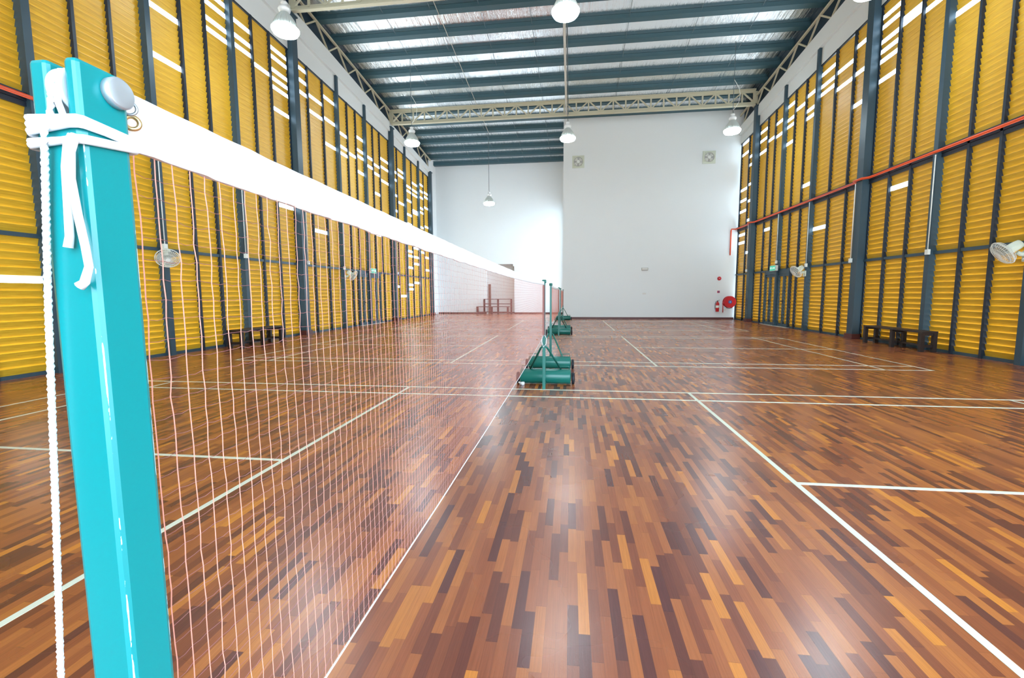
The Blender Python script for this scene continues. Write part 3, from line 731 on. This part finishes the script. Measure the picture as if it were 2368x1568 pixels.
# ------------------------------------------------------------------ badminton posts on roller carts
def post_cart(name_label, y, out, colour, near=False):
    """post at (0,y); out = -1 / +1: side on which the weighted roller stands"""
    t = thing('net_post', name_label, 'net post', (0,y,0), 0, 'badminton net posts on weighted rollers')
    g = M['green']
    if not near:
        MB().box(-.022,.022,-.022,.022,.0,.80).build('lower_post', colour, t, bevel=.003)
        MB().box(-.018,.018,-.018,.018,.78,1.53).build('upper_post', colour, t, bevel=.003)
        MB().lathe([(.018,-.03),(.026,-.022),(.026,.022),(.018,.03)], ax='x', n=18, o=(0,0,1.545)).build('top_pulley', colour, t)
    ry = out*.40
    MB().lathe([(.02,-.39),(.105,-.38),(.112,-.37),(.112,.37),(.105,.38),(.02,.39)], ax='x', n=40, o=(0,ry,.118)).build('weight_roller', g, t)
    for sx in (-1,1):
        MB().lathe([(.03,sx*.395),(.08,sx*.40),(.088,sx*.41),(.088,sx*.43),(.08,sx*.44),(.03,sx*.445)], ax='x', n=28, o=(0,ry,.089)).build('wheel', M['rubber'], t)
        MB().tube([(sx*.02,0,.62),(sx*.045,out*.02,.60),(sx*.235,ry,.225)], .014, 8).build('strut', g, t)
        MB().tube([(sx*.17+sx*.03,ry-.01,.22),(sx*.17+sx*.03,ry-.01,.275),(sx*.36,ry-.01,.275),(sx*.36,ry-.01,.22)], .006, 6).build('handle', g, t)
    MB().box(-.02,.02,min(0,ry),max(0,ry),.03,.06).build('foot_bar', g, t)
    return t
p_near = post_cart('bright teal net post close to the camera with white rope tied round it', -.039, -1, M['teal'], near=True)
# near post: square tube with a slotted head for the pulley
def near_post():
    hx, hy, H = .0196, .0188, 1.546
    p_near.location.x = .0024
    mb = MB()
    mb.box(-hx,hx,-hy,hy,0,1.502)
    o = mb.build('shaft', M['teal'], p_near, bevel=.0045)
    # two cheeks of the head
    for nm, a, b in (('cheek',-hx,-.0045),('cheek',.0090,hx)):
        MB().box(a,b,-hy,hy,1.498,H).build('head_cheek', M['teal'], p_near, bevel=.0032)
    MB().box(-.0045,.0090,hy-.004,hy,1.500,1.512).build('slot_back', M['teal'], p_near)
    MB().lathe([(.0135,-.005),(.0165,-.0045),(.0165,-.0030),(.0125,-.0008),(.0125,.0018),(.0165,.0040),(.0165,.0055),(.0135,.006)], ax='x', n=36, o=(.0022,-.006,1.526)).build('pulley_wheel', M['pulley'], p_near)
    MB().lathe([(.0095,.0),(.0112,.0008),(.0114,.0056),(.0104,.0068),(.0098,.0070),(.004,.0071)], ax='x', n=36, o=(hx-.0004,.0085,1.531)).build('axle_bolt', M['bolt'], p_near)
    # ring eye behind the head
    ring = lambda c, r_: [(c[0]+r_*.75*math.sin(a), c[1]+r_*.66*math.sin(a), c[2]+r_*math.cos(a)) for a in [2*PI*i/24 for i in range(24)]]
    MB().tube(ring((.0085,.0315,1.5185), .0050), .0019, 8, closed=True).build('eyelet', M['brass'], p_near)
    MB().tube(ring((.0095,.0290,1.5290), .0050), .0012, 8, closed=True).build('hook', M['bolt'], p_near)
near_post()
tag(p_near, 'bright teal net post close to the camera with white rope tied round it', 'net post', 'badminton net posts on weighted rollers')
post_cart('teal net post at the far end of the nearest net, shuttlecock by its roller', 6.12, 1, M['green'])
post_cart('near post of the second net, its roller right behind the first roller', 8.33, -1, M['green'])
post_cart('far post of the second net in the middle distance', 14.49, 1, M['green'])
post_cart('near post of the third net, mostly hidden behind the second net', 16.65, -1, M['green'])
post_cart('far post of the third net, nearest the far white wall', 22.82, 1, M['green'])

# rope on the near post
def rope_obj():
    t = thing('net_rope', 'white twisted rope wound and knotted round the top of the teal post', 'rope', (.0024,-.039,1.5))
    hx, hy = .0222, .0215; r = .0027
    def loop(z_l, z_c, z_r, z_b):      # heights at the front left, front right (camera side corner), back right, back left corners
        P = [(-hx,-hy,z_l),(hx,-hy,z_c),(hx,hy,z_r),(-hx,hy,z_b)]
        pts = []
        for i in range(4):
            a, b = Vector(P[i]), Vector(P[(i+1)%4])
            for u in (.06,.2,.35,.5,.65,.8,.94):
                pts.append(a.lerp(b,u))
        return pts
    zz = -1.5
    for i, q in enumerate(((1.5045,1.5025,1.4990,1.502),(1.5000,1.4985,1.4975,1.499),(1.4950,1.5000,1.4955,1.494),(1.4855,1.4890,1.4935,1.488),(1.4880,1.4875,1.4925,1.489))):
        MB().tube([(p[0],p[1],p[2]+zz) for p in loop(*q)], r, 9, closed=True).build('winding', M['rope'], t)
    # hauling line down from the pulley
    line = [(.0018,-.006+.0147*math.sin(q),.026+.0147*math.cos(q)) for q in (.9,.5,0,-.4,-.8,-1.2,-1.57)]
    line += [(.0008,-.0222,.012),(-.001,-.0232,.002),(-.0025,-.0262,-.008),(-.0050,-.0245,-.018),(-.0105,-.0235,-.06),(-.0165,-.0240,-.13),(-.0215,-.0245,-.20),(-.0290,-.0250,-.30),(-.037,-.0255,-.40),(-.045,-.026,-.50),(-.054,-.027,-.62),(-.06,-.028,-.9)]
    pts = []
    for i in range(len(line)-1):
        a, b = Vector(line[i]), Vector(line[i+1]); k = max(2, int((b-a).length/.0035))
        pts += [a.lerp(b, j/k) for j in range(k)]
    pts.append(Vector(line[-1]))
    MB().tube(pts, .0023, 12, lobes=3, twist=420).build('hauling_line', M['rope'], t)
    MB().tube([(.0050,-.0205,.026),(.0062,-.0215,.014),(.0068,-.0195,.006),(.0068,-.0170,-.001)], .0021, 9).build('lead', M['rope'], t)
    MB().tube([(.018,-.0240,-.010),(.0165,-.0265,-.018),(.012,-.0255,-.032),(.0090,-.0240,-.055),(.0070,-.0235,-.080),(.0055,-.0240,-.088)], [.0027,.0027,.0026,.0026,.0026,.0030], 10).build('tail', M['rope'], t)
    MB().tube([(.021,-.0245,-.010),(.0195,-.0275,-.022),(.0165,-.0265,-.040),(.0175,-.0250,-.065),(.0205,-.0245,-.088),(.0225,-.0250,-.102),(.0190,-.0260,-.113),(.0155,-.0270,-.116)], [.0027,.0027,.0026,.0026,.0026,.0026,.0030,.0036], 10).build('tail', M['rope'], t)
    return t
rope_obj()

# ------------------------------------------------------------------ nets
def make_net():
    t = empty('badminton_net')
    Ln = 6.08
    rnd = random.Random(3)
    def zt(y): return 1.546-.022*4*(y/Ln)*(1-y/Ln)
    def zb(y): return .795-.032*4*(y/Ln)*(1-y/Ln)-.006*y/Ln
    # tape, doubled over the top cord, slightly rumpled
    mb = MB(); n = 900; prof = [(-.0022,-.048),(-.0024,-.030),(-.0026,-.010),(-.0016,-.001),(0,.0006),(.0016,-.001),(.0026,-.010),(.0024,-.030),(.0022,-.048)]
    for i in range(n+1):
        y = -.004+(Ln-.002)*i/n
        wob = .0016*math.sin(y*21)+.0012*math.sin(y*47+1)+.0010*math.sin(y*83+2)
        for k, (x, dz) in enumerate(prof):
            e = (.0010*math.sin(y*61+k)+.0011*math.sin(y*133+k*.6)+.0008*math.sin(y*211-k)) if k not in (3,4,5) else .0004*math.sin(y*97)
            mb.v.append((x+wob*(.4+abs(dz)*12)+e*.8, y, zt(y)+dz+(.0007*math.sin(y*37) if k in (0,8) else 0)))
    m = len(prof)
    for i in range(n):
        for k in range(m-1):
            a = i*m+k; mb.f.append((a,a+1,a+m+1,a+m)); mb.sm.append(True)
        a = i*m; mb.f.append((a+m-1,a,a+m,a+m+m-1)); mb.sm.append(False)
    tp = mb.build('headband', M['tape'], t)
    st = MB()
    for dz in (-.030,-.042):
        for i in range(400):
            y = .6+i*.015
            if y > Ln-.05: break
            wob = .0016*math.sin(y*21)+.0012*math.sin(y*47+1)+.0010*math.sin(y*83+2)
            st.box(.0030+wob*(.4+abs(dz)*12)+.0006, .0036+wob*(.4+abs(dz)*12)+.0006, y, y+.009, zt(y)+dz-.0004, zt(y)+dz+.0004)
    st.build('stitching', M['stitch'], tp)
    # mesh cords, 19 mm squares
    mb = MB(); r = .00052; pit = .019
    nv = int(Ln/pit); nh = 39
    offs = [[rnd.gauss(0,.0004) for _ in range(nv+1)] for _ in range(nh+1)]
    offz = [[rnd.gauss(0,.0009) for _ in range(nv+1)] for _ in range(nh+1)]
    def node(i, j):                 # i along the net, j downwards
        y = .002+i*pit; f = j/nh
        top, bot = zt(y)-.046, zb(y)
        return (.0005*math.sin(y*5+j*.35)+offs[j][i]*.6, y+offs[j][i], top+(bot-top)*f+offz[j][i]*(1 if 0 < j < nh else 0))
    for i in range(nv+1):
        mb.tube([node(i,j) for j in range(0,nh+1)], .00027+.00032*math.exp(-i*pit/.55), 3, caps=False)
    nvert = len(mb.f)
    for j in range(1,nh+1):
        pts = []
        for i in range(nv+1):
            a = node(i,j); pts.append(a)
            if i < nv:
                b = node(i+1,j); pts.append(((a[0]+b[0])/2,(a[1]+b[1])/2,(a[2]+b[2])/2-.0010-.0008*math.sin(i*1.7+j)))
        mb.tube(pts, .00030, 3, caps=False)
    # knots
    o = mb.build('netting', M['cord'], t); o.data.materials.append(M['cord2'])
    o.data.polygons.foreach_set('material_index', [0 if q < nvert else 1 for q in range(len(mb.f))]); o.data.update()
    MB().tube([(.0005*math.sin(y*9), y, zb(y)) for y in [Ln*i/80 for i in range(81)]], .0020, 6).build('bottom_cord', M['rope'], t)
    MB().box(-.020,.014,Ln-.012,Ln+.012,.79,1.49).build('side_band', M['sideband'], t)
    return t
net0 = make_net()
nets = [((0,0,0),'long white taped net stretching away from the camera along the first court'),
        ((0,CY[1]+.0,0),'second net seen nearly edge on behind the first far post'),
        ((0,CY[2]+.0,0),'third net, smallest, seen nearly edge on before the far wall')]
for i, (loc, lab) in enumerate(nets):
    o = net0 if i == 0 else copy_tree(net0)
    o.location = loc; tag(o, lab, 'net', 'badminton nets of the three courts')
# slack rope ends at the first far post
tag(MB().tube([(-.02,6.08,.80),(-.03,6.06,.70),(-.005,6.05,.62),(.03,6.07,.66),(.035,6.09,.74),(.01,6.085,.79)], .005, 7).build('cord_loop', M['rope']), 'loose white cord loop hanging from the far post of the first net', 'cord')

# shuttlecock by the first roller
t = thing('shuttlecock', 'white shuttlecock lying on the floor by the left end of the first roller', 'shuttlecock', (-.40,6.42,.033), 0)
sk = MB().lathe([(.013,.02),(.018,.04),(.026,.065),(.034,.085),(.033,.085),(.017,.042),(.012,.022)], n=32, wob=lambda a,h: 1+(.05*math.cos(16*a) if h > .05 else 0))
rot = Matrix.Rotation(math.radians(100),4,'Y') @ Matrix.Identity(4)
sk.move(rot).build('skirt', M['rope'], t)
ck = MB().lathe([(.002,-.006),(.009,-.004),(.0128,.003),(.013,.02)], n=20); ck.move(rot).build('cork', M['pvc'], t)
t.rotation_euler = (0,0,-.5)

# ------------------------------------------------------------------ daylight
wld = bpy.data.worlds.new('sky'); sc.world = wld; wld.use_nodes = True; nt = wld.node_tree
bg = nt.nodes['Background']
geo = N(nt,'ShaderNodeTexCoord'); sp = N(nt,'ShaderNodeSeparateXYZ'); nt.links.new(geo.outputs['Generated'], sp.inputs[0])
rp = N(nt,'ShaderNodeValToRGB'); e = rp.color_ramp.elements
e[0].position = .42; e[0].color = (.50,.58,.62,1); e[1].position = .56; e[1].color = (.66,.85,1.0,1)
mr = N(nt,'ShaderNodeMapRange'); mr.inputs['From Min'].default_value = -1; nt.links.new(sp.outputs['Z'], mr.inputs['Value'])
nt.links.new(mr.outputs['Result'], rp.inputs[0]); nt.links.new(rp.outputs['Color'], bg.inputs['Color'])
bg.inputs['Strength'].default_value = 11.0

# ------------------------------------------------------------------ camera
cx, cy, cz, yaw, pitch, roll, foc = .369957, -.354021, 1.377292, .127891, -.099705, -.004643, 1049.907
cy_, sy_ = math.cos(yaw), math.sin(yaw); cp, sp_ = math.cos(pitch), math.sin(pitch); cr, sr = math.cos(roll), math.sin(roll)
fwd = Vector((-sy_*cp, cy_*cp, sp_)); right = Vector((cy_, sy_, 0)); up = right.cross(fwd)
r2 = cr*right+sr*up; u2 = -sr*right+cr*up
cam = bpy.data.cameras.new('camera'); co = bpy.data.objects.new('camera', cam); COL.objects.link(co)
co.matrix_world = Matrix(((r2.x,u2.x,-fwd.x,cx),(r2.y,u2.y,-fwd.y,cy),(r2.z,u2.z,-fwd.z,cz),(0,0,0,1)))
cam.sensor_fit = 'HORIZONTAL'; cam.sensor_width = 36; cam.lens = foc/2368*36; cam.clip_start = .02; cam.clip_end = 200
sc.camera = co

sc.view_settings.view_transform = 'Standard'; sc.view_settings.look = 'None'
sc.view_settings.exposure = 0.15; sc.view_settings.gamma = 1.0; sc.view_settings.use_curve_mapping = False
sc.cycles.use_denoising = True
sc.cycles.max_bounces = 10; sc.cycles.diffuse_bounces = 5; sc.cycles.sample_clamp_indirect = 8
